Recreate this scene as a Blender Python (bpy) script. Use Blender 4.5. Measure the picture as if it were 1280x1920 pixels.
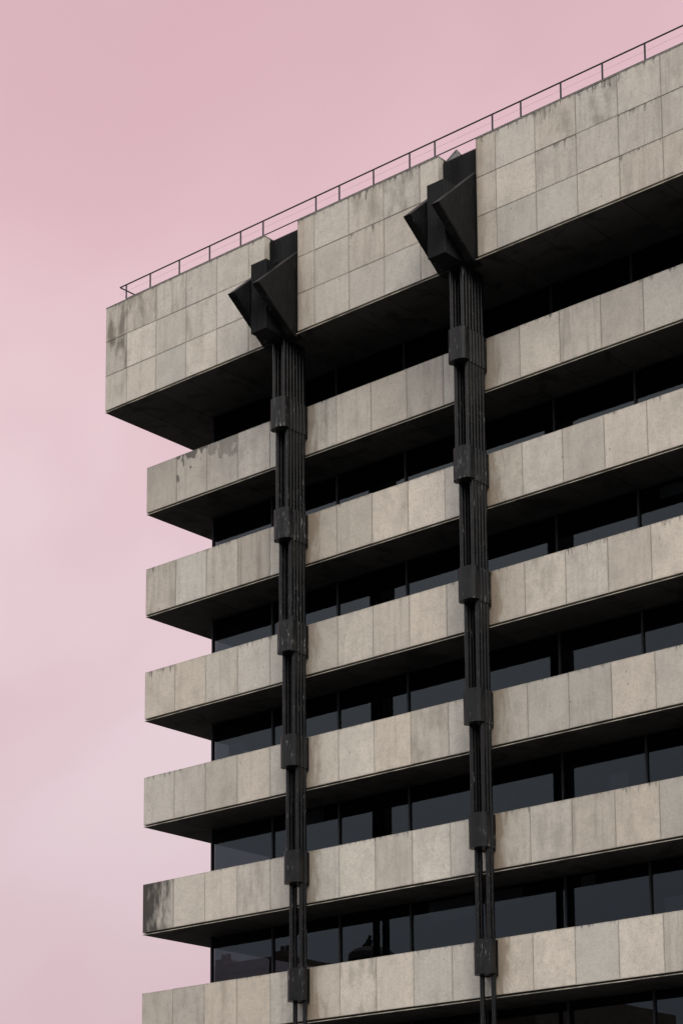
import bpy, bmesh, math, random
from mathutils import Matrix, Vector

for _o in list(bpy.data.objects):
    bpy.data.objects.remove(_o, do_unlink=True)
SC = bpy.context.scene
COL = SC.collection
rnd = random.Random(7)
S = 1.4            # metres per facade module (one stone panel)
Z0 = 34.0          # height of the design datum above the street


def W(x, y, z):
    return Vector((x * S, y * S, z * S + Z0))


def lin(r, g, b):
    f = lambda c: (c / 255 / 12.92) if c / 255 <= 0.04045 else ((c / 255 + 0.055) / 1.055) ** 2.4
    return (f(r), f(g), f(b), 1)


# ------------------------------------------------------------------ camera
CAM_YAW, CAM_PITCH, CAM_ROLL = 0.726823, 0.172047, 0.003947
R = Matrix.Rotation(CAM_YAW, 3, 'Z') @ Matrix.Rotation(CAM_PITCH, 3, 'X') @ Matrix.Rotation(CAM_ROLL, 3, 'Y')
cam_data = bpy.data.cameras.new('camera')
cam = bpy.data.objects.new('camera', cam_data)
COL.objects.link(cam)
right, fwd, up = R.col[0], R.col[1], R.col[2]
M = Matrix((right, up, -fwd)).transposed().to_4x4()
M.translation = W(35.43142, -34.04026, -23.14506)
cam.matrix_world = M
cam_data.sensor_fit = 'HORIZONTAL'
cam_data.sensor_width = 36
cam_data.lens = 4052.03 / 1280 * 36
cam_data.shift_x = (640 - 581.22) / 1280
cam_data.shift_y = (1807.72 - 960) / 1280
cam_data.clip_start = 0.5
cam_data.clip_end = 3000
SC.camera = cam

# ------------------------------------------------------------------ sky and sun
SUN_EL, SUN_AZ = math.radians(48), math.radians(-34)     # azimuth measured from +X
sun_vec = Vector((math.cos(SUN_EL) * math.cos(SUN_AZ), math.cos(SUN_EL) * math.sin(SUN_AZ), math.sin(SUN_EL)))
world = bpy.data.worlds.new('World')
SC.world = world
world.use_nodes = True
nt = world.node_tree
nt.nodes.clear()
N = nt.nodes.new
L = nt.links.new
wo = N('ShaderNodeOutputWorld')
bg = N('ShaderNodeBackground')
bg.inputs['Strength'].default_value = 0.1
sky = N('ShaderNodeTexSky')
sky.sky_type = 'NISHITA'
sky.sun_disc = False
sky.sun_elevation = SUN_EL
sky.sun_rotation = math.pi / 2 - SUN_AZ
tc = N('ShaderNodeTexCoord')
sep = N('ShaderNodeSeparateXYZ')
L(tc.outputs['Generated'], sep.inputs[0])
# slow drift of thin cloud
cn = N('ShaderNodeTexNoise')
cn.inputs['Scale'].default_value = 2.3
cn.inputs['Detail'].default_value = 3
cn.inputs['Roughness'].default_value = 0.42
L(tc.outputs['Generated'], cn.inputs['Vector'])
cm = N('ShaderNodeMath')
cm.operation = 'MULTIPLY_ADD'
cm.inputs[1].default_value = 0.30
cm.inputs[2].default_value = -0.15
L(cn.outputs['Fac'], cm.inputs[0])
ad = N('ShaderNodeMath')
ad.operation = 'ADD'
L(sep.outputs['Z'], ad.inputs[0])
L(cm.outputs[0], ad.inputs[1])
cn2 = N('ShaderNodeTexNoise')
cn2.inputs['Scale'].default_value = 5.5
cn2.inputs['Detail'].default_value = 4
cn2.inputs['Roughness'].default_value = 0.5
cn2.inputs['Distortion'].default_value = 0.4
L(tc.outputs['Generated'], cn2.inputs['Vector'])
rp = N('ShaderNodeValToRGB')
cr = rp.color_ramp
cr.interpolation = 'B_SPLINE'
stops = [(0.0, (207, 178, 184)), (0.12, (216, 188, 194)), (0.20, (229, 206, 212)), (0.32, (239, 217, 222)),
         (0.44, (239, 207, 213)), (0.57, (224, 181, 190)), (1.0, (208, 180, 190))]
while len(cr.elements) < len(stops):
    cr.elements.new(0.5)
for e, (p, c) in zip(cr.elements, stops):
    e.position = p
    e.color = lin(*c)
L(ad.outputs[0], rp.inputs[0])
veil = N('ShaderNodeMapRange')
veil.interpolation_type = 'SMOOTHSTEP'
veil.inputs['From Min'].default_value = 0.42
veil.inputs['From Max'].default_value = 0.70
veil.inputs['To Min'].default_value = 0.0
veil.inputs['To Max'].default_value = 0.36
L(cn2.outputs['Fac'], veil.inputs['Value'])
pv = N('ShaderNodeMix')
pv.data_type = 'RGBA'
pv.inputs[7].default_value = lin(218, 172, 181)
L(veil.outputs['Result'], pv.inputs['Factor'])
L(rp.outputs[0], pv.inputs[6])
# away from the pink quarter: blue-grey overcast, zenith brightened to light the stone
rg = N('ShaderNodeValToRGB')
rg.color_ramp.elements[0].position = 0.0
rg.color_ramp.elements[0].color = (0.32, 0.36, 0.44, 1)
rg.color_ramp.elements[1].position = 0.9
rg.color_ramp.elements[1].color = (2.40, 2.28, 2.13, 1)
_e = rg.color_ramp.elements.new(0.38)
_e.color = (0.70, 0.73, 0.79, 1)
L(ad.outputs[0], rg.inputs[0])
dt = N('ShaderNodeVectorMath')
dt.operation = 'DOT_PRODUCT'
dt.inputs[1].default_value = (fwd.x / math.hypot(fwd.x, fwd.y), fwd.y / math.hypot(fwd.x, fwd.y), 0)
L(tc.outputs['Generated'], dt.inputs[0])
mr = N('ShaderNodeMapRange')
mr.interpolation_type = 'SMOOTHSTEP'
mr.inputs['From Min'].default_value = -0.15
mr.inputs['From Max'].default_value = 0.78
L(dt.outputs['Value'], mr.inputs['Value'])
mx = N('ShaderNodeMix')
mx.data_type = 'RGBA'
L(mr.outputs['Result'], mx.inputs['Factor'])
L(rg.outputs[0], mx.inputs[6])
L(pv.outputs[2], mx.inputs[7])
sc10 = N('ShaderNodeVectorMath')
sc10.operation = 'SCALE'
sc10.inputs['Scale'].default_value = 10.0
L(mx.outputs[2], sc10.inputs[0])
mv = N('ShaderNodeMix')
mv.data_type = 'RGBA'
mv.inputs['Factor'].default_value = 0.95
L(sky.outputs[0], mv.inputs[6])
L(sc10.outputs[0], mv.inputs[7])
L(mv.outputs[2], bg.inputs['Color'])
L(bg.outputs[0], wo.inputs['Surface'])

sd = bpy.data.lights.new('sun', 'SUN')
sd.energy = 1.5
sd.angle = math.radians(24)
sd.color = (1.0, 0.93, 0.82)
so = bpy.data.objects.new('sun', sd)
COL.objects.link(so)
so.rotation_euler = (-sun_vec).to_track_quat('-Z', 'Y').to_euler()
so.location = (60, -40, 90)

SC.view_settings.view_transform = 'Standard'
SC.view_settings.look = 'None'
SC.view_settings.exposure = 0.0
SC.view_settings.gamma = 1.0
SC.view_settings.use_curve_mapping = False
SC.render.engine = 'CYCLES'
SC.cycles.max_bounces = 8
SC.cycles.transparent_max_bounces = 16


# ------------------------------------------------------------------ materials
class Mat:
    def __init__(self, name):
        self.m = bpy.data.materials.new(name)
        self.m.use_nodes = True
        self.t = self.m.node_tree
        self.t.nodes.clear()
        self.out = self.n('ShaderNodeOutputMaterial')

    def n(self, kind, **kw):
        nd = self.t.nodes.new(kind)
        for k, v in kw.items():
            if hasattr(nd, k):
                setattr(nd, k, v)
            else:
                nd.inputs[k].default_value = v
        return nd

    def l(self, a, b):
        self.t.links.new(a, b)

    def math(self, op, a, b=None, c=None, clamp=False):
        nd = self.n('ShaderNodeMath', operation=op)
        nd.use_clamp = clamp
        for i, v in enumerate((a, b, c)):
            if v is None:
                continue
            if isinstance(v, (int, float)):
                nd.inputs[i].default_value = v
            else:
                self.l(v, nd.inputs[i])
        return nd.outputs[0]

    def step(self, v, lo, hi):
        nd = self.n('ShaderNodeMapRange', interpolation_type='SMOOTHSTEP')
        nd.inputs['From Min'].default_value = lo
        nd.inputs['From Max'].default_value = hi
        self.l(v, nd.inputs['Value'])
        return nd.outputs['Result']

    def mix(self, fac, a, b, mode='MIX'):
        nd = self.n('ShaderNodeMix', data_type='RGBA', blend_type=mode)
        for i, v in ((0, fac), (6, a), (7, b)):
            if isinstance(v, (int, float)):
                nd.inputs[i].default_value = v
            elif isinstance(v, tuple):
                nd.inputs[i].default_value = v if len(v) == 4 else v + (1,)
            else:
                self.l(v, nd.inputs[i])
        return nd.outputs[2]

    def noise(self, vec, scale, detail=3, rough=0.55, dist=0.0):
        nd = self.n('ShaderNodeTexNoise')
        nd.inputs['Scale'].default_value = scale
        nd.inputs['Detail'].default_value = detail
        nd.inputs['Roughness'].default_value = rough
        nd.inputs['Distortion'].default_value = dist
        self.l(vec, nd.inputs['Vector'])
        return nd.outputs['Fac']

    def scale(self, vec, xyz):
        nd = self.n('ShaderNodeVectorMath', operation='MULTIPLY')
        nd.inputs[1].default_value = xyz
        self.l(vec, nd.inputs[0])
        return nd.outputs[0]

    def attr(self, name):
        nd = self.n('ShaderNodeAttribute', attribute_type='OBJECT', attribute_name=name)
        return nd.outputs['Fac']

    def bump(self, h, strength, dist=0.01):
        nd = self.n('ShaderNodeBump')
        nd.inputs['Strength'].default_value = strength
        nd.inputs['Distance'].default_value = dist
        self.l(h, nd.inputs['Height'])
        return nd.outputs['Normal']

    def bsdf(self, col, rough=0.8, normal=None, spec=0.5, metal=0.0):
        b = self.n('ShaderNodeBsdfPrincipled')
        if isinstance(col, tuple):
            b.inputs['Base Color'].default_value = col if len(col) == 4 else col + (1,)
        else:
            self.l(col, b.inputs['Base Color'])
        if isinstance(rough, (int, float)):
            b.inputs['Roughness'].default_value = rough
        else:
            self.l(rough, b.inputs['Roughness'])
        b.inputs['Specular IOR Level'].default_value = spec
        b.inputs['Metallic'].default_value = metal
        if normal is not None:
            self.l(normal, b.inputs['Normal'])
        self.l(b.outputs[0], self.out.inputs['Surface'])
        return b


def mat_stone():
    m = Mat('granite_cladding')
    geo = m.n('ShaderNodeNewGeometry').outputs['Position']
    tcn = m.n('ShaderNodeTexCoord')
    oi = m.n('ShaderNodeObjectInfo').outputs['Random']
    off = m.n('ShaderNodeCombineXYZ')
    m.l(m.math('MULTIPLY', oi, 37.0), off.inputs[0])
    m.l(m.math('MULTIPLY', oi, 91.0), off.inputs[1])
    m.l(m.math('MULTIPLY', oi, 53.0), off.inputs[2])
    av = m.n('ShaderNodeVectorMath', operation='ADD')
    m.l(geo, av.inputs[0])
    m.l(off.outputs[0], av.inputs[1])
    P = av.outputs[0]
    sg = m.n('ShaderNodeSeparateXYZ')
    m.l(tcn.outputs['Generated'], sg.inputs[0])
    so_ = m.n('ShaderNodeSeparateXYZ')
    m.l(tcn.outputs['Object'], so_.inputs[0])
    depth = m.math('MULTIPLY', so_.outputs[2], -1.0)          # metres below the panel's top edge
    gx, gz = sg.outputs[0], sg.outputs[2]
    # panel to panel tone
    warm = m.attr('warm')
    col = m.mix(warm, (0.640, 0.602, 0.540, 1), (0.705, 0.622, 0.525, 1))
    tone = m.attr('tone')
    sc = m.n('ShaderNodeVectorMath', operation='SCALE')
    m.l(col, sc.inputs[0])
    m.l(tone, sc.inputs['Scale'])
    col = sc.outputs[0]
    # large clouds in the slab, then grain
    big = m.noise(P, 1.1, 4, 0.6, 0.4)
    col = m.mix(m.math('MULTIPLY', m.step(big, 0.42, 0.70), 0.24), col, (0.31, 0.28, 0.25, 1))
    mid = m.noise(P, 5.0, 5, 0.65)
    col = m.mix(m.math('MULTIPLY', m.step(mid, 0.46, 0.75), 0.22), col, (0.30, 0.265, 0.235, 1))
    pale = m.noise(P, 2.6, 4, 0.7, 0.8)
    col = m.mix(m.math('MULTIPLY', m.step(pale, 0.55, 0.78), 0.22), col, (0.70, 0.65, 0.59, 1))
    gr = m.noise(P, 13.0, 4, 0.8)
    col = m.mix(m.math('MULTIPLY', m.step(gr, 0.45, 0.66), 0.26), col, (0.28, 0.25, 0.222, 1))
    fine = m.noise(P, 34.0, 3, 0.75)
    col = m.mix(m.math('MULTIPLY', m.step(fine, 0.46, 0.70), 0.34), col, (0.25, 0.228, 0.208, 1))
    fine2 = m.noise(P, 70.0, 2, 0.7)
    col = m.mix(m.math('MULTIPLY', m.step(fine2, 0.52, 0.72), 0.25), col, (0.68, 0.65, 0.60, 1))
    # rain streaks running down
    stv = m.scale(P, (5.5, 5.5, 0.42))
    st = m.noise(stv, 1.0, 4, 0.6, 0.25)
    strength = m.attr('streak')
    sm = m.math('MULTIPLY', m.step(st, 0.44, 0.74), strength)
    col = m.mix(sm, col, (0.25, 0.218, 0.185, 1))
    # dark drips from the top edge
    dv = m.scale(geo, (7.0, 7.0, 0.8))
    dn = m.noise(dv, 1.0, 5, 0.65, 0.3)
    drip = m.attr('drip')
    reach = m.math('MULTIPLY', m.step(dn, 0.42, 0.78), drip)
    dm = m.math('SUBTRACT', reach, depth)
    spots = m.step(m.noise(m.scale(geo, (14, 14, 6)), 1.0, 3, 0.7), 0.38, 0.58)
    dmask = m.math('MULTIPLY', m.step(dm, -0.02, 0.16), m.math('MULTIPLY_ADD', spots, 0.5, 0.35))
    col = m.mix(dmask, col, (0.085, 0.078, 0.068, 1))
    # blackened slab: soot clouds
    soot = m.attr('soot')
    sn = m.noise(m.scale(P, (2.3, 2.3, 0.8)), 1.0, 5, 0.62, 0.15)
    col = m.mix(m.math('MULTIPLY', m.step(m.math('ADD', sn, m.math('MULTIPLY_ADD', m.math('ADD', gx, m.math('MULTIPLY', gz, 0.5)), -0.20, 0.22)), 0.36, 0.66), soot), col, (0.048, 0.043, 0.040, 1))
    # soft blotches of grime, independent of the joints
    blotch = m.attr('blotch')
    bn = m.noise(m.scale(geo, (2.3, 2.3, 1.0)), 1.0, 4, 0.58, 0.1)
    col = m.mix(m.math('MULTIPLY', m.step(bn, 0.44, 0.70), blotch), col, (0.19, 0.166, 0.135, 1))
    # a wet looking blotch with a hard lower edge
    wet = m.attr('wet')
    wn = m.noise(m.scale(P, (2.2, 2.2, 1.0)), 1.0, 3, 0.5, 0.5)
    wm = m.math('SUBTRACT', m.math('MULTIPLY', m.step(wn, 0.40, 0.66), 0.95), depth)
    col = m.mix(m.math('MULTIPLY', m.step(wm, 0.0, 0.10), m.math('MULTIPLY', wet, 0.78)), col, (0.085, 0.078, 0.068, 1))
    # brown run-off beside the steel hangers, plus a near-black strip at the panel edge
    rust_edge = m.attr('rust_edge')
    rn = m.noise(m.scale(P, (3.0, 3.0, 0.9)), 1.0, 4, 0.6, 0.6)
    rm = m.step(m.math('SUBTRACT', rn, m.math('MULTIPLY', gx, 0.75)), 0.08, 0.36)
    col = m.mix(m.math('MULTIPLY', rm, m.math('MULTIPLY', rust_edge, 0.7)), col, (0.25, 0.175, 0.11, 1))
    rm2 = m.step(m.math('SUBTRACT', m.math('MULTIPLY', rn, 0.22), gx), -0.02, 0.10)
    col = m.mix(m.math('MULTIPLY', rm2, m.math('MULTIPLY', rust_edge, 0.75)), col, (0.06, 0.05, 0.042, 1))
    # grime along the joints
    ex = m.math('MINIMUM', gx, m.math('SUBTRACT', 1.0, gx))
    ez = m.math('MINIMUM', gz, m.math('SUBTRACT', 1.0, gz))
    ed = m.math('MINIMUM', ex, ez)
    em = m.math('SUBTRACT', 1.0, m.step(m.math('SUBTRACT', ed, m.math('MULTIPLY', mid, 0.035)), -0.016, 0.016))
    col = m.mix(m.math('MULTIPLY', em, 0.28), col, (0.17, 0.155, 0.13, 1))
    # sparse pits and small dark chips
    vo = m.n('ShaderNodeTexVoronoi')
    vo.inputs['Scale'].default_value = 1.7
    m.l(m.scale(P, (1, 1, 0.8)), vo.inputs['Vector'])
    pit = m.math('SUBTRACT', 1.0, m.step(vo.outputs['Distance'], 0.02, 0.055))
    col = m.mix(m.math('MULTIPLY', pit, 0.65), col, (0.12, 0.10, 0.085, 1))
    hsum = m.math('ADD', m.math('MULTIPLY', fine, 0.6), m.math('MULTIPLY', mid, 0.8))
    m.bsdf(col, 0.82, m.bump(hsum, 0.28, 0.012), 0.35)
    return m.m


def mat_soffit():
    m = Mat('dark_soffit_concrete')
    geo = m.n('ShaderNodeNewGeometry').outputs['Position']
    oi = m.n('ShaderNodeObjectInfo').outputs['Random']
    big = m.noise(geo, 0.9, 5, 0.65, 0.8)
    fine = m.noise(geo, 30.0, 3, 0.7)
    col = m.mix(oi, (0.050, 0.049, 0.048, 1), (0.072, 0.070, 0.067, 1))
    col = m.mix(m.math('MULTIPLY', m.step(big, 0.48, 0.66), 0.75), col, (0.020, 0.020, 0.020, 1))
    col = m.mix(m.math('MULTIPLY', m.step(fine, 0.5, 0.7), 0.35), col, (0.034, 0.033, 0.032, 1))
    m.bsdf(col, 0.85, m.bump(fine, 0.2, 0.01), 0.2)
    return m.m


def mat_plain(name, c, rough=0.7, spec=0.4, var=0.25, scale=6.0, metal=0.0):
    m = Mat(name)
    geo = m.n('ShaderNodeNewGeometry').outputs['Position']
    n1 = m.noise(geo, scale, 5, 0.65)
    dark = tuple(v * (1 - var) for v in c[:3])
    lite = tuple(min(1, v * (1 + var)) for v in c[:3])
    col = m.mix(m.step(n1, 0.3, 0.7), dark, lite)
    m.bsdf(col, rough, m.bump(n1, 0.12, 0.01), spec, metal)
    return m.m


def mat_steel(name, c, ribs=0.0, chips_glints=0.5, rough=0.42, spec=0.17):
    """dark bronze painted steel with wear and painted glints; ribs = spacing of fine vertical ribs in metres"""
    m = Mat(name)
    geo = m.n('ShaderNodeNewGeometry').outputs['Position']
    n1 = m.noise(geo, 3.0, 5, 0.65, 0.5)
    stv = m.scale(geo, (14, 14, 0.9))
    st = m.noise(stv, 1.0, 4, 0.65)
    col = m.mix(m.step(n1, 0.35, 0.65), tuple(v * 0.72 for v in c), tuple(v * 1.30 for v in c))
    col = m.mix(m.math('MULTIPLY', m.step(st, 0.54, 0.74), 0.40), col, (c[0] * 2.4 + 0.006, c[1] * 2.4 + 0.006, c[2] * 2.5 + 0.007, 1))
    # bare flecks, droppings and painted-on white highlights, stretched downward
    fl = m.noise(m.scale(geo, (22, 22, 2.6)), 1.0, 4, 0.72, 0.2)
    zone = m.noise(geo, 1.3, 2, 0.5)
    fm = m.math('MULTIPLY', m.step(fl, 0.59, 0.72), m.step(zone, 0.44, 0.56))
    col = m.mix(m.math('MULTIPLY', fm, chips_glints), col, (0.42, 0.41, 0.39, 1))
    h = m.math('MULTIPLY', n1, 0.5)
    if ribs:
        sp = m.n('ShaderNodeSeparateXYZ')
        m.l(geo, sp.inputs[0])
        ph = m.math('MULTIPLY', m.math('ADD', sp.outputs[0], sp.outputs[1]), 2 * math.pi / ribs)
        h = m.math('ADD', h, m.math('MULTIPLY', m.math('SINE', ph), 1.4))
    rg_ = m.math('MULTIPLY_ADD', n1, 0.30, rough - 0.15)
    m.bsdf(col, rg_, m.bump(h, 0.30 if ribs else (0.02 if spec > 0.3 else 0.10), 0.012), spec)
    return m.m


def mat_glass():
    m = Mat('tinted_window_glass')
    geo = m.n('ShaderNodeNewGeometry').outputs['Position']
    wv = m.noise(geo, 0.8, 2, 0.4)
    nrm = m.bump(wv, 0.05, 0.01)
    fr = m.n('ShaderNodeFresnel')
    bf = m.n('ShaderNodeNewGeometry').outputs['Backfacing']
    m.l(m.math('ADD', m.math('MULTIPLY', bf, 1 / 1.5 - 1.5), 1.5), fr.inputs['IOR'])
    gl = m.n('ShaderNodeBsdfGlossy')
    gl.inputs['Roughness'].default_value = 0.0
    gl.inputs['Color'].default_value = (0.90, 0.95, 1.0, 1)
    m.l(nrm, gl.inputs['Normal'])
    tr = m.n('ShaderNodeBsdfTransparent')
    tr.inputs['Color'].default_value = (0.44, 0.46, 0.48, 1)
    ms = m.n('ShaderNodeMixShader')
    m.l(fr.outputs[0], ms.inputs[0])
    m.l(tr.outputs[0], ms.inputs[1])
    m.l(gl.outputs[0], ms.inputs[2])
    m.l(ms.outputs[0], m.out.inputs['Surface'])
    return m.m


def mat_ground():
    m = Mat('street_asphalt')
    geo = m.n('ShaderNodeNewGeometry').outputs['Position']
    n1 = m.noise(geo, 0.25, 5, 0.6)
    n2 = m.noise(geo, 25.0, 3, 0.7)
    col = m.mix(n1, (0.035, 0.035, 0.037, 1), (0.065, 0.063, 0.06, 1))
    col = m.mix(m.math('MULTIPLY', n2, 0.4), col, (0.09, 0.09, 0.088, 1))
    m.bsdf(col, 0.9, m.bump(n2, 0.3, 0.01), 0.3)
    return m.m


STONE = mat_stone()
SOFFIT = mat_soffit()
BODY = mat_plain('shadow_gap_concrete', (0.045, 0.043, 0.040), 0.9, 0.1, 0.3, 3.0)
STRIP = mat_plain('pale_drip_edge', (0.42, 0.385, 0.32), 0.7, 0.3, 0.6, 1.6)
COPING = mat_plain('weathered_coping', (0.30, 0.28, 0.245), 0.8, 0.3, 0.3, 4.0)
RIBBED = mat_steel('ribbed_dark_steel', (0.0068, 0.0068, 0.0076), 0.075, 0.15, 0.55, 0.14)
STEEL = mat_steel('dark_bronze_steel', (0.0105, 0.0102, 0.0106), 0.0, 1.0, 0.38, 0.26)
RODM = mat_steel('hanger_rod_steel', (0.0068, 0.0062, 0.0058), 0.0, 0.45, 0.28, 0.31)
FRAME = mat_plain('black_window_frame', (0.018, 0.018, 0.020), 0.45, 0.4, 0.25, 4.0)
RAIL = mat_plain('navy_painted_rail', (0.010, 0.012, 0.020), 0.4, 0.4, 0.4, 9.0)
GLASS = mat_glass()
CEIL = mat_plain('dim_office_ceiling', (0.10, 0.098, 0.092), 0.9, 0.1, 0.2, 1.2)
CARPET = mat_plain('dark_carpet', (0.035, 0.033, 0.032), 0.95, 0.1, 0.2, 2.0)
CORE = mat_plain('dark_core_wall', (0.045, 0.043, 0.042), 0.85, 0.2, 0.3, 0.8)
ROOF = mat_plain('grey_roof_felt', (0.10, 0.10, 0.10), 0.9, 0.2, 0.25, 2.0)
LEAD = mat_plain('weathered_lead', (0.085, 0.085, 0.09), 0.6, 0.3, 0.2, 3.0)
GROUND = mat_ground()
PAVE = mat_plain('granite_paving', (0.16, 0.155, 0.145), 0.85, 0.3, 0.25, 2.0)


# ------------------------------------------------------------------ mesh helpers
WORLDLOC = {}


def mesh(name, verts, faces, mat, smooth=False):
    me = bpy.data.meshes.new(name)
    me.from_pydata([tuple(v) for v in verts], [], faces)
    if mat:
        me.materials.append(mat)
    if smooth:
        for p in me.polygons:
            p.use_smooth = True
    me.update()
    return me


def link(name, me, parent=None, loc=(0, 0, 0)):
    """loc is a world position; nothing in the parents is rotated"""
    o = bpy.data.objects.new(name, me)
    COL.objects.link(o)
    loc = Vector(loc)
    if parent is not None:
        o.parent = parent
        o.location = loc - WORLDLOC[parent.name]
    else:
        o.location = loc
    WORLDLOC[o.name] = loc
    return o


def tag(o, label, cat=None, group=None, kind=None):
    o['label'] = label
    if cat:
        o['category'] = cat
    if group:
        o['group'] = group
    if kind:
        o['kind'] = kind
    return o


class Geo:
    def __init__(self):
        self.v, self.f = [], []

    def box(self, a, b):
        n = len(self.v)
        x0, y0, z0 = a
        x1, y1, z1 = b
        self.v += [(x0, y0, z0), (x1, y0, z0), (x1, y1, z0), (x0, y1, z0), (x0, y0, z1), (x1, y0, z1), (x1, y1, z1), (x0, y1, z1)]
        self.f += [tuple(n + i for i in q) for q in ((0, 3, 2, 1), (4, 5, 6, 7), (0, 1, 5, 4), (1, 2, 6, 5), (2, 3, 7, 6), (3, 0, 4, 7))]
        return self

    def prism(self, outline, z0, z1):
        """outline: counter-clockwise list of (x, y)"""
        n = len(self.v)
        k = len(outline)
        self.v += [(x, y, z0) for x, y in outline] + [(x, y, z1) for x, y in outline]
        self.f += [tuple(n + i for i in reversed(range(k))), tuple(n + k + i for i in range(k))]
        self.f += [(n + i, n + (i + 1) % k, n + k + (i + 1) % k, n + k + i) for i in range(k)]
        return self

    def side_prism(self, outline, x0, x1):
        """outline of (y, z), counter-clockwise seen from +X"""
        n = len(self.v)
        k = len(outline)
        self.v += [(x0, y, z) for y, z in outline] + [(x1, y, z) for y, z in outline]
        self.f += [tuple(n + i for i in reversed(range(k))), tuple(n + k + i for i in range(k))]
        self.f += [(n + i, n + (i + 1) % k, n + k + (i + 1) % k, n + k + i) for i in range(k)]
        return self

    def tube(self, p, q, r, seg=8):
        p, q = Vector(p), Vector(q)
        d = (q - p).normalized()
        u = d.orthogonal().normalized()
        w = d.cross(u)
        n = len(self.v)
        for c in (p, q):
            for i in range(seg):
                a = 2 * math.pi * i / seg
                self.v.append(tuple(c + (u * math.cos(a) + w * math.sin(a)) * r))
        self.f += [(n + i, n + (i + 1) % seg, n + seg + (i + 1) % seg, n + seg + i) for i in range(seg)]
        self.f += [tuple(n + i for i in reversed(range(seg))), tuple(n + seg + i for i in range(seg))]
        return self

    def build(self, name, mat, parent=None, loc=(0, 0, 0), smooth=False):
        """vertices are in modules; loc in world metres is subtracted"""
        loc = Vector(loc)
        me = mesh(name, [W(*v) - loc for v in self.v], self.f, mat)
        o = link(name, me, parent, loc)
        if smooth:
            shade(me)
        return o


def shade(me, angle=40):
    bm = bmesh.new()
    bm.from_mesh(me)
    lim = math.radians(angle)
    for e in bm.edges:
        e.smooth = not (len(e.link_faces) == 2 and e.calc_face_angle(0) > lim)
    for f in bm.faces:
        f.smooth = True
    bm.to_mesh(me)
    bm.free()


_panel_cache = {}


def panel_mesh(w, t, h, mat, c=0.003):
    """slab hanging from its top edge: x 0..w, y 0..t (front at 0), z -h..0, front arrises chamfered"""
    key = (round(w, 4), round(t, 4), round(h, 4), mat.name)
    if key in _panel_cache:
        return _panel_cache[key]
    w, t, h, c = w * S, t * S, h * S, c * S
    v = [(c, 0, -h + c), (w - c, 0, -h + c), (w - c, 0, -c), (c, 0, -c),
         (0, c, -h), (w, c, -h), (w, c, 0), (0, c, 0),
         (0, t, -h), (w, t, -h), (w, t, 0), (0, t, 0)]
    f = [(0, 1, 2, 3), (8, 11, 10, 9)]
    for i in range(4):
        j = (i + 1) % 4
        f.append((4 + i, 4 + j, j, i))
        f.append((8 + i, 8 + j, 4 + j, 4 + i))
    me = mesh('fascia_panel', v, f, mat)
    _panel_cache[key] = me
    return me


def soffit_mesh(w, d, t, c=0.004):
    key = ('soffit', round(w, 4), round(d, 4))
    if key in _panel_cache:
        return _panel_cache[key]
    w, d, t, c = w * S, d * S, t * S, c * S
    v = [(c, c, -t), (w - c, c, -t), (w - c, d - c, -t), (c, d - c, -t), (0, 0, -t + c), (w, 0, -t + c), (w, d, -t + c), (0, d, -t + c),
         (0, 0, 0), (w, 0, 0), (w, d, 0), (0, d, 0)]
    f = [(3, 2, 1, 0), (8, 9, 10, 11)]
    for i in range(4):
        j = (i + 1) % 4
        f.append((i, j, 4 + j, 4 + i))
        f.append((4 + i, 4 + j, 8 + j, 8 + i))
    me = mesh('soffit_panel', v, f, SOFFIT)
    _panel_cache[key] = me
    return me


def stone_props(o, tone=None, warm=None, streak=None, drip=0.0, soot=0.0, wet=0.0, rust_edge=0.0, blotch=None):
    o['tone'] = float(tone if tone is not None else min(1.16, max(0.78, rnd.gauss(0.98, 0.09))))
    o['warm'] = float(warm if warm is not None else min(1, max(0, rnd.gauss(0.5, 0.28))))
    o['streak'] = float(streak if streak is not None else max(0.0, rnd.gauss(0.20, 0.16)))
    o['drip'] = float(drip)
    o['soot'] = float(soot)
    o['wet'] = float(wet)
    o['rust_edge'] = float(rust_edge)
    o['blotch'] = float(blotch if blotch is not None else max(0.0, rnd.gauss(0.13, 0.12)))


# ------------------------------------------------------------------ dimensions (modules)
H, FH = 2.55228, 1.13678           # storey height, fascia height
YB, XB = -0.71, -0.735             # front and left faces of the top box
BT, BB = 1.52, -1.115              # top and bottom of the top box
GX, GY = 1.08, 1.18                # glass line
NX, NY = 20, 14                    # panels built along the front, depth of the building
JG = 0.008                         # joint width
GAP, STR = 0.046, 0.013            # shadow gap and drip edge below the fascia
HANG = (5, 10)
NF = 7

# ------------------------------------------------------------------ the setting
g = Geo()
me = mesh('ground', [(-700, -700, 0), (700, -700, 0), (700, 700, 0), (-700, 700, 0)], [(0, 1, 2, 3)], GROUND)
tag(link('ground', me), 'dark asphalt street at the foot of the office block', kind='structure')
v = [(-8, -9, 0.0), (34, -9, 0.0), (34, 26, 0.0), (-8, 26, 0.0)]
pm = Geo().box((-8 / S, -9 / S, -Z0 / S), (34 / S, 26 / S, (0.13 - Z0) / S))
o = pm.build('plaza_pavement', PAVE)
tag(o, 'raised granite plaza under the office block', kind='structure')

# ------------------------------------------------------------------ the office block
B = link('office_building', None)
tag(B, 'brutalist office block with stacked granite bands hung from dark steel hangers', 'building')

core = Geo().box((6.2, 6.0, -Z0 / S + 0.09), (NX - 3, NY - 2.5, BB - 0.1)).build('core_wall', CORE, B)

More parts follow.
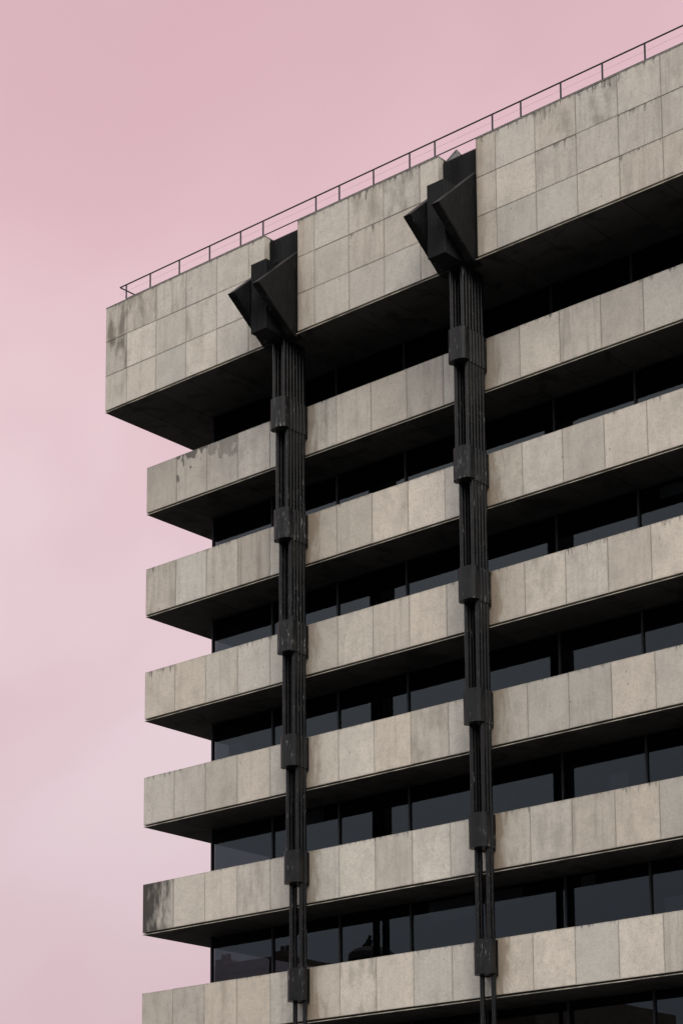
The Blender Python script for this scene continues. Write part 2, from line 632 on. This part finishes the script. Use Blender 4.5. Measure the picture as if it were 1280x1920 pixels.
special = {}
special[(1, 1)] = dict(wet=1.0, tone=0.95, streak=0.22, warm=0.6)
special[(1, 2)] = dict(wet=0.55, tone=0.94, streak=0.25)
special[(5, 0)] = dict(soot=0.97, tone=0.85, streak=0.5, warm=0.2)
special[(2, 0)] = dict(streak=0.42, drip=0.35, tone=0.92)
special[(2, 8)] = dict(tone=1.22, warm=0.8, streak=0.0, blotch=0.05)
special[(4, 6)] = dict(tone=1.18, warm=0.45, streak=0.0, blotch=0.1)
special[(3, 11)] = dict(tone=1.05, warm=0.7, streak=0.05)
special[(3, 12)] = dict(tone=1.04, warm=0.4, streak=0.25)
special[(4, 11)] = dict(tone=0.86, warm=0.1, streak=0.15)
special[(4, 12)] = dict(tone=0.80, warm=0.1, streak=0.3)
special[(4, 13)] = dict(tone=0.95, warm=0.9, streak=0.05)
special[(1, 12)] = dict(tone=0.95, warm=0.6, streak=0.40)
special[(3, 13)] = dict(tone=0.90, warm=0.8, streak=0.35)
special[(3, 0)] = dict(drip=0.42, tone=0.98)
special[(4, 1)] = dict(drip=0.3, tone=0.97, streak=0.2)
special[(5, 14)] = dict(tone=0.80, warm=0.2)
special[(6, 0)] = dict(tone=0.86, warm=0.4, streak=0.12)
special[(6, 1)] = dict(tone=0.84, warm=0.3)
special[(3, 7)] = dict(tone=0.95, warm=0.7, streak=0.45)
special[(5, 7)] = dict(tone=0.93, warm=0.4, streak=0.3)

for F in range(1, NF + 1):
    zt = -F * H
    zb = zt - FH
    zs = zb - GAP - STR                    # soffit level
    body = Geo()
    body.box((0.10, 0.10, zb + 0.004), (NX, NY, zt - 0.03))
    body.box((0.012, 0.30, zs + 0.034), (NX, NY, zb + 0.0035))
    slab = body.build('floor_slab', BODY, B, W(0, 0, zt))
    # plain cladding of the end wall and inner face of the upstand
    Geo().box((0.0, 0.085, zb), (0.096, NY, zt - 0.004)).build('end_cladding', STONE, slab, W(0, 0.085, zt))
    stone_props(slab.children[-1])
    Geo().box((NX + 0.004, 0.0, zb), (NX + 0.09, NY, zt - 0.004)).build('end_cladding', STONE, slab, W(NX, 0.0, zt))
    stone_props(slab.children[-1])
    for j in range(NX):
        x0, x1 = j + JG / 2, j + 1 - JG / 2
        if j == 0:
            x0 = 0.0
        ob = link('fascia_panel', panel_mesh(x1 - x0, 0.08, FH, STONE), slab,
                  W(x0, rnd.uniform(-0.003, 0.003), zt + rnd.uniform(-0.003, 0.003)))
        kw = dict(special.get((F, j), {}))
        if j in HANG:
            kw.setdefault('rust_edge', rnd.uniform(0.7, 1.0))
        if j + 1 in HANG:
            kw.setdefault('warm', 0.1)  # cooler tint paints in the hanger's soft shadow on this panel
        if 'drip' not in kw and rnd.random() < 0.7:
            kw['drip'] = rnd.uniform(0.08, 0.38)
        stone_props(ob, **kw)
    Geo().box((0.004, -0.006, zs), (NX, 0.016, zs + STR)).build('drip_edge', STRIP, slab, W(0, 0, zs))
    # soffit panels: a front row and an end row, laid around the glass line
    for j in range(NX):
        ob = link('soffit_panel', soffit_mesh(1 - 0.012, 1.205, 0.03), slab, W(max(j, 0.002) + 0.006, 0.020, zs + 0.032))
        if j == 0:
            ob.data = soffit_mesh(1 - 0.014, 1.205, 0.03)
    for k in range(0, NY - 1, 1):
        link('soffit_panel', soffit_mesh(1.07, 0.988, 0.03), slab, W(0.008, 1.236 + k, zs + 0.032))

# windows under every floor band and under the top box
for F in range(0, NF):
    zhead = (-F * H - FH - GAP - STR) if F else (BB - GAP - STR)
    zsill = -(F + 1) * H - 0.20
    band = Geo()
    band.box((GX - 0.02, GY - 0.02, zhead - 0.02), (NX - 0.2, GY + 0.06, zhead + 0.04))
    band.box((GX - 0.02, GY - 0.02, zsill - 0.06), (NX - 0.2, GY + 0.06, zsill))
    band.box((GX - 0.02, GY + 0.062, zhead - 0.02), (GX + 0.06, NY - 0.2, zhead + 0.04))
    band.box((GX - 0.02, GY + 0.062, zsill - 0.06), (GX + 0.06, NY - 0.2, zsill))
    wb = band.build('window_band', FRAME, B, W(GX, GY, zsill))
    xs = [GX] + list(range(3, NX, 2)) + [NX - 0.2]
    for a, b in zip(xs[:-1], xs[1:]):
        Geo().box((a + 0.022, GY + 0.010, zsill + 0.002), (b - 0.022, GY + 0.024, zhead - 0.022)).build('pane', GLASS, wb, W(a, GY, zsill)).rotation_euler = (rnd.gauss(0, 0.0012), 0, rnd.gauss(0, 0.0012))
    for a in xs:
        Geo().box((a - 0.022, GY - 0.03, zsill + 0.001), (a + 0.022, GY + 0.055, zhead - 0.021)).build('mullion', FRAME, wb, W(a, GY, zsill))
    ys = [GY + 0.06] + [GY + 2 * k for k in range(1, 6)] + [NY - 0.2]
    for a, b in zip(ys[:-1], ys[1:]):
        Geo().box((GX + 0.010, a + 0.022, zsill + 0.002), (GX + 0.024, b - 0.022, zhead - 0.022)).build('pane', GLASS, wb, W(GX, a, zsill))
        if a != ys[0]:
            Geo().box((GX - 0.03, a - 0.022, zsill + 0.001), (GX + 0.055, a + 0.022, zhead - 0.021)).build('mullion', FRAME, wb, W(GX, a, zsill))
    # room behind: ceiling and floor
    Geo().box((GX + 0.1, GY + 0.1, zhead - 0.03), (NX - 0.3, NY - 0.3, zhead - 0.005)).build('ceiling', CEIL, wb, W(GX, GY, zhead))
    Geo().box((GX + 0.1, GY + 0.1, zsill - 0.09), (NX - 0.3, NY - 0.3, zsill - 0.065)).build('floor', CARPET, wb, W(GX, GY, zsill))

# a few half-lowered blinds and pale boards just behind the glass
BLIND = mat_plain('pale_roller_blind', (0.62, 0.60, 0.56), 0.9, 0.1, 0.12, 3.0)
for (F, a, b, top, hh) in ((5, 7.35, 8.55, 0.05, 0.42), (5, 9.05, 9.8, 0.05, 0.30), (4, 12.0, 12.45, 0.62, 0.5), (3, 1.45, 1.95, 0.55, 0.5),
                           (5, 11.25, 11.6, 0.05, 0.22), (2, 13.4, 14.8, 0.03, 0.25), (4, 3.2, 4.4, 0.03, 0.3), (5, 13.2, 14.0, 0.75, 0.3)):
    zhead = -F * H - FH - GAP - STR
    bands = [o_ for o_ in B.children if o_.name.startswith('window_band')]
    Geo().box((a, GY + 0.16, zhead - top - hh), (b, GY + 0.17, zhead - top)).build('blind', BLIND, bands[F], W(a, GY, zhead))

# ------------------------------------------------------------------ the deep top storey
bb = Geo()
bb.box((XB + 0.10, YB + 0.20, BB + 0.004), (NX + 0.6, NY + 0.7, 1.10))
bb.box((XB + 0.012, YB + 0.40, BB - GAP - STR + 0.034), (NX + 0.6, NY + 0.7, BB + 0.0035))          # core of the box, roof level
bb.box((XB + 0.10, YB + 0.20, 1.10), (NX + 0.6, YB + 0.42, 1.44))                      # parapet upstand, front
bb.box((XB + 0.10, YB + 0.421, 1.10), (XB + 0.32, NY + 0.7, 1.44))                     # parapet upstand, left
tb = bb.build('top_storey', BODY, B, W(XB, YB, BB))
Geo().box((XB + 0.33, YB + 0.43, 1.102), (NX + 0.55, NY + 0.65, 1.12)).build('roof_surface', ROOF, tb, W(XB, YB, 1.1))
oo = Geo().box((XB, YB + 0.085, BB), (XB + 0.096, NY + 0.7, BT - 0.004)).build('end_cladding', STONE, tb, W(XB, YB, BT))
stone_props(oo)
oo = Geo().box((NX + 0.604, YB, BB), (NX + 0.69, NY + 0.7, BT - 0.004)).build('end_cladding', STONE, tb, W(NX, YB, BT))
stone_props(oo)
xj = [XB] + [float(j) for j in range(0, NX + 1)] + [NX + 0.6]
segs = []
for a, b in zip(xj[:-1], xj[1:]):
    if b in HANG:
        segs.append((a, b - 0.5, 'end'))
    elif a in HANG:
        segs.append((a + 0.5, b, 'start'))
    else:
        segs.append((a, b, ''))
RH = (BT - BB) / 3
for (a, b, kind) in segs:
    for r in range(3):
        zt = BT - r * RH - (JG / 2 if r else 0)
        hh = RH - (JG / 2 if r in (0, 2) else JG)
        x0 = a + (JG / 2 if kind != 'start' and a != XB else 0)
        x1 = b - (JG / 2 if kind != 'end' else 0)
        ob = link('fascia_panel', panel_mesh(x1 - x0, 0.19 if kind else 0.085, hh, STONE), tb,
                  W(x0, YB + rnd.uniform(-0.003, 0.003), zt))
        kw = {}
        if a < 0:
            kw = [dict(streak=0.35, drip=0.4, tone=0.88, blotch=0.9), dict(streak=0.3, tone=0.88, blotch=1.0), dict(streak=0.2, tone=0.98)][r]
        elif a == 0 and r == 0:
            kw = dict(streak=0.3, tone=0.90, drip=0.25, blotch=0.8)
        elif kind == 'start':
            kw = dict(warm=1.0, streak=0.35, tone=0.90, rust_edge=0.45, drip=0.35 if r == 0 else 0.0)
        elif kind == 'end':
            kw = dict(warm=0.55, streak=0.2, tone=1.0, drip=0.3 if r == 0 else 0.0)
        elif r == 0:
            kw = dict(drip=0.22, tone=rnd.uniform(0.94, 1.02))
            if a in (7, 8, 12, 13):
                kw = dict(drip=0.85, streak=0.25, tone=0.95, blotch=0.5)
            elif a in (6, 11, 14):
                kw = dict(drip=0.40, streak=0.08, tone=1.0, warm=0.3)
        else:
            kw = dict(streak=max(0.03, rnd.gauss(0.14, 0.08)))
            if a == 14 or (a == 7 and r == 1) or (a == 12 and r == 1):
                kw = dict(streak=0.35, drip=0.45, tone=0.9)
        stone_props(ob, **kw)
# coping plates, broken at the hanger slots
for a, b in ((XB, 4.5), (5.5, 9.5), (10.5, NX + 0.6)):
    Geo().box((a - 0.006, YB - 0.008, BT + 0.003), (b + 0.006, YB + 0.40, BT + 0.020)).build('coping', COPING, tb, W(a, YB, BT))
zs = BB - GAP - STR
Geo().box((XB + 0.004, YB - 0.006, zs), (NX + 0.6, YB + 0.016, zs + STR)).build('drip_edge', STRIP, tb, W(XB, YB, zs))
for j in range(-1, NX):
    x0 = XB + 0.008 if j < 0 else j + 0.006
    x1 = (j + 1) - 0.006
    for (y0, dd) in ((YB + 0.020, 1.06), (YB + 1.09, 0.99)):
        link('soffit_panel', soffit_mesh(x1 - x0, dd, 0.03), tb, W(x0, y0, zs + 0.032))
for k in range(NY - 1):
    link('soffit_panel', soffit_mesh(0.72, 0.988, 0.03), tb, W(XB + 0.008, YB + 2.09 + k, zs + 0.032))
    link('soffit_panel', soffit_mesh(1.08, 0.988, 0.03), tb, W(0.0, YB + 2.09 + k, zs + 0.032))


# ------------------------------------------------------------------ hangers
RR, RA, RY0, RS = 0.051, 0.14, -0.145, 0.104      # rod radius, half spacing, first rod, pitch


def corrugated_line(a, b, y_out, y_in, n):
    pts = []
    for i in range(n):
        u0 = a + (b - a) * i / n
        w = (b - a) / n
        pts += [(u0 + w * 0.05, y_in), (u0 + w * 0.25, y_out), (u0 + w * 0.75, y_out), (u0 + w * 0.95, y_in)]
    return pts


def make_bracket(X, parent):
    br = Geo()
    # ribbed back plate closing the slot
    front = corrugated_line(-0.497, 0.497, YB + 0.155, YB + 0.175, 20)
    out = [(X + u, y) for u, y in front] + [(X + 0.497, YB + 0.197), (X - 0.497, YB + 0.197)]
    br.prism(out, BB - 0.05, BT - 0.085)
    root = br.build('anchor_bracket', RIBBED, parent, W(X, YB, BB))
    # the upright box
    bx0, bx1, by = -0.235, 0.235, -1.455
    yb_ = YB + 0.15
    t = 0.014
    outl = [(X + u, y) for u, y in corrugated_line(bx0, bx1, by, by + t, 9)]
    rs = corrugated_line(by + 0.02, yb_, 0, 0, 16)
    for i, (u, _) in enumerate(rs):
        outl.append((X + bx1 - (0 if i % 4 in (1, 2) else t), u))
    for i, (u, _) in enumerate(reversed(rs)):
        outl.append((X + bx0 + (0 if i % 4 in (1, 2) else t), u))
    Geo().prism(outl, -1.205, 0.43).build('upright_box', RIBBED, root, W(X, by, -1.2))
    # closing plate and throat below the box, where the rods enter
    Geo().box((X - 0.462, -0.80, -1.222), (X + 0.462, YB + 0.19, -1.2075)).build('throat', STEEL, root, W(X, YB, -1.22))
    # the two pointed side plates
    ay, az = -1.945, -0.375
    prof = [(ay, az), (-0.81, -1.205), (YB + 0.15, -1.205), (YB + 0.15, 0.90)]
    for s in (-1, 1):
        x0, x1 = (X + 0.27, X + 0.465) if s > 0 else (X - 0.465, X - 0.27)
        pl = Geo()
        pl.side_prism(prof, x0, x1)
        d = Vector((0, -0.81 - ay, -1.205 - az)).normalized()
        nrm = Vector((0, d.z, -d.y))
        if nrm.y > 0:
            nrm = -nrm
        plate = pl.build('side_plate', RIBBED, root, W(X, ay, az))
        rb = Geo()
        for i in range(4):
            c = x0 + (x1 - x0) * (i + 0.5) / 4
            w = (x1 - x0) / 4 * 0.30
            a = Vector((c, ay, az)) + d * 0.03
            b = Vector((c, ay, az)) + d * 1.36
            n0 = len(rb.v)
            for p in (a, b):
                for du, dn in ((-w, 0.0005), (w, 0.0005), (w, 0.016), (-w, 0.016)):
                    rb.v.append(tuple(p + Vector((du, 0, 0)) + nrm * dn))
            rb.f += [(n0, n0 + 1, n0 + 2, n0 + 3), (n0 + 7, n0 + 6, n0 + 5, n0 + 4)]
            rb.f += [(n0 + i_, n0 + 4 + i_, n0 + 4 + (i_ + 1) % 4, n0 + (i_ + 1) % 4) for i_ in range(4)]
        rb.build('underside_ribs', STEEL, root, W(X, ay, az))
    return root


def collar_outline(n):
    """plan of the collar round n pairs of rods: rounded nose, scalloped flanks"""
    yl = RY0 - RS * (n - 1)
    hw = RA + RR + 0.045
    yf = yl - 0.135
    rc = 0.155
    pts = []
    # right flank from the wall forward
    pts.append((0.135, -0.012))
    pts.append((0.150, RY0 + RR + 0.004))
    ystop = yf + rc
    for k in range(n):
        yc = RY0 - RS * k
        if yc - RR < ystop + 0.08:
            break
        for a in (75, 45, 15, -15, -45, -75):
            pts.append((RA + 0.012 + (RR + 0.008) * math.cos(math.radians(a)), yc + RR * math.sin(math.radians(a))))
    if len(pts) > 1:
        pts.append((hw - 0.02, min(pts[-1][1] - 0.015, ystop + 0.05)))
    pts.append((hw, min(ystop + 0.03, pts[-1][1] - 0.012)))
    for i in range(8):
        a = math.radians(90 * i / 7)
        pts.append((hw - rc + rc * math.cos(a), yf + rc - 0.80 * rc * math.sin(a) - 0.2 * rc * (i / 7)))
    right_side = pts
    left_side = [(-x, y) for x, y in reversed(pts)]
    out = right_side + left_side
    out.reverse()
    area = sum(out[i][0] * out[(i + 1) % len(out)][1] - out[(i + 1) % len(out)][0] * out[i][1] for i in range(len(out)))
    if area < 0:
        out.reverse()
    return out


def make_hanger(X, parent, label):
    # backing strap against the slab edges is the hanger's own mesh
    sp = Geo()
    sp.box((X - 0.10, -0.030, -NF * H - 0.74), (X + 0.10, -0.008, -NF * H - 0.05))
    hg = sp.build('steel_hanger', STEEL, parent, W(X, 0, -NF * H))
    hg['label'] = label
    make_bracket(X, parent)
    for k in range(NF):
        zend = -(NF - k) * H - 0.5
        for s in (-1, 1):
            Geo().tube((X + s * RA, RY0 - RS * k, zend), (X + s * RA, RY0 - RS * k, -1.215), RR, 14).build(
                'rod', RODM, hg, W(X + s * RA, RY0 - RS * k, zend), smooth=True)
    for F in range(1, NF + 1):
        n = NF + 1 - F
        z = -F * H
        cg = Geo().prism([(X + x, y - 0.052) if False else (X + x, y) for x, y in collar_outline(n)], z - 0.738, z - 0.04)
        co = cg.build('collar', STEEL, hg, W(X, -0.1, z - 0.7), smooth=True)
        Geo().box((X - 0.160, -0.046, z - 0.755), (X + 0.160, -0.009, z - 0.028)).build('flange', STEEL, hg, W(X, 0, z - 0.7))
    return hg


make_hanger(HANG[0], B, 'hanger of dark rods nearer the building corner')
make_hanger(HANG[1], B, 'hanger of dark rods farther from the building corner')

# ------------------------------------------------------------------ roof railing
RYL, RXL = YB + 0.20, -0.47
rl = link('roof_railing', None, None, W(RXL, RYL, 1.12))
tag(rl, 'thin dark steel handrail on posts along the roof edge', 'railing')
ztop, zlow, zmid = 2.06, 1.695, 1.885
Geo().tube((RXL, RYL, ztop), (NX, RYL, ztop), 0.017, 8).tube((RXL, RYL, ztop), (RXL, NY, ztop), 0.017, 8).build('top_rail', RAIL, rl, W(RXL, RYL, ztop), smooth=True)
Geo().tube((-0.24, RYL, zlow), (NX, RYL, zlow), 0.013, 8).tube((RXL, RYL + 0.2, zlow), (RXL, NY, zlow), 0.013, 8).build('lower_rail', RAIL, rl, W(RXL, RYL, zlow), smooth=True)
Geo().tube((RXL, RYL, zmid), (NX, RYL, zmid), 0.0016, 5).tube((RXL, RYL, zmid), (RXL, NY, zmid), 0.0016, 5).build('cable', LEAD, rl, W(RXL, RYL, zmid))
px = [-0.25, 0.58, 1.565, 2.565, 3.562, 4.27, 5.88, 6.572, 7.56, 8.575, 9.266, 10.795, 11.525, 12.527, 13.54, 14.545, 15.55, 16.55, 17.55, 18.55, 19.55]
for x in px:
    Geo().box((x - 0.017, RYL - 0.010, 1.121), (x + 0.017, RYL + 0.010, ztop - 0.012)).build('post', RAIL, rl, W(x, RYL, 1.121))
for k in range(1, 10):
    Geo().box((RXL - 0.010, RYL + k - 0.017, 1.121), (RXL + 0.010, RYL + k + 0.017, ztop - 0.012)).build('post', RAIL, rl, W(RXL, RYL + k, 1.121))


# ------------------------------------------------------------------ rooftop lantern behind the farther hanger
def rooftop(ax, ay, az):
    base = 1.12
    r = 0.30
    sk = link('roof_lantern', None, None, W(ax, ay, base))
    tag(sk, 'small grey pyramid roof lantern peeking above the parapet behind the farther hanger', 'roof lantern')
    zt = az - 2.0 * r
    Geo().box((ax - r, ay - r, base), (ax + r, ay + r, zt)).build('kerb', LEAD, sk, W(ax, ay, base))
    c = [(ax - r - 0.05, ay - r - 0.05), (ax + r + 0.05, ay - r - 0.05), (ax + r + 0.05, ay + r + 0.05), (ax - r - 0.05, ay + r + 0.05)]
    for i in range(4):
        p, q = c[i], c[(i + 1) % 4]
        gg = Geo()
        gg.v = [(p[0], p[1], zt), (q[0], q[1], zt), (ax, ay, az), (p[0], p[1], zt - 0.03), (q[0], q[1], zt - 0.03), (ax, ay, az - 0.03)]
        gg.f = [(0, 1, 2), (5, 4, 3), (0, 3, 4, 1), (1, 4, 5, 2), (2, 5, 3, 0)]
        gg.build('slope', LEAD, sk, W(ax, ay, zt))
        Geo().tube((p[0], p[1], zt), (ax, ay, az + 0.005), 0.02, 6).build('hip_roll', LEAD, sk, W(ax, ay, zt))


rooftop(9.226, 0.30, 2.212)


# ------------------------------------------------------------------ street neighbours
BRICK = mat_plain('sooty_brick', (0.14, 0.115, 0.10), 0.9, 0.2, 0.3, 2.5)
SLATE = mat_plain('dark_slate', (0.055, 0.057, 0.062), 0.7, 0.3, 0.3, 3.0)


def gm(x, y, z):
    """metres on the street to modules"""
    return (x / S, y / S, (z - Z0) / S)


def mbox(a, b):
    return Geo().box(gm(*a), gm(*b))


def wins(parent, xs, zs_, yface, w, h, out):
    for x in xs:
        for z in zs_:
            y0, y1 = sorted((yface + out * 0.004, yface + out * 0.05))
            mbox((x - w / 2, y0, z), (x + w / 2, y1, z + h)).build('window', FRAME, parent, (x, yface, z))


nb = link('corner_house', None, None, (-36, -39, 0))
tag(nb, 'dark old house with a level parapet and chimney, mirrored in the lowest corner windows', 'house')
mbox((-46, -46, 0), (-26.9, -33.3, 21.3)).build('wall', BRICK, nb, (-36, -39, 0))
mbox((-46.2, -46.2, 21.3), (-26.7, -33.1, 21.75)).build('parapet', BRICK, nb, (-36, -39, 21.3))
for cx in (-32.2, -27.7):
    ch = mbox((cx - 0.35, -34.6, 21.75), (cx + 0.35, -33.5, 22.15)).build('chimney', BRICK, nb, (cx, -34, 21.7))
    for dx in (-0.18, 0.18):
        Geo().tube(gm(cx + dx, -34, 22.15), gm(cx + dx, -34, 22.5), 0.09, 8).build('chimney_pot', BRICK, ch, (cx + dx, -34, 22.1))
wins(nb, (-44, -40.5, -37, -33.5, -30), (2.5, 7, 11.5, 16.5), -33.3, 1.2, 2.2, 1)

tbld = link('turret_house', None, None, (-18, -39, 0))
tag(tbld, 'low dark house with a round turret, mirrored in the lowest windows past the first hanger', 'house')
mbox((-26.5, -46, 0), (-11, -33.6, 18.4)).build('wall', BRICK, tbld, (-18, -39, 0))
tur = Geo()
cx, cy = -21.7, -33.9
ring = lambda r, z, n=14: [gm(cx + r * math.cos(2 * math.pi * i / n), cy + r * math.sin(2 * math.pi * i / n), z) for i in range(n)]
prof = [(1.1, 18.4), (1.1, 20.9), (1.25, 21.0), (1.2, 21.35), (0.85, 21.6), (0.35, 21.72), (0.05, 21.78)]
for r_, z_ in prof:
    tur.v += ring(r_, z_)
for k in range(len(prof) - 1):
    tur.f += [(k * 14 + i, k * 14 + (i + 1) % 14, (k + 1) * 14 + (i + 1) % 14, (k + 1) * 14 + i) for i in range(14)]
tt = tur.build('turret', SLATE, tbld, (cx, cy, 18.4))
Geo().tube(gm(cx - 0.2, cy, 21.6), gm(cx - 0.1, cy, 22.1), 0.13, 8).tube(gm(cx - 0.1, cy, 22.1), gm(cx - 0.05, cy, 22.35), 0.07, 8).tube(gm(cx - 0.15, cy, 22.05), gm(cx - 0.55, cy, 21.85), 0.05, 6).build('finial', FRAME, tt, (cx, cy, 21.2))
wins(tbld, (-24.5, -18.5, -15.5, -12.8), (2.5, 7, 11.5), -33.6, 1.2, 2.2, 1)
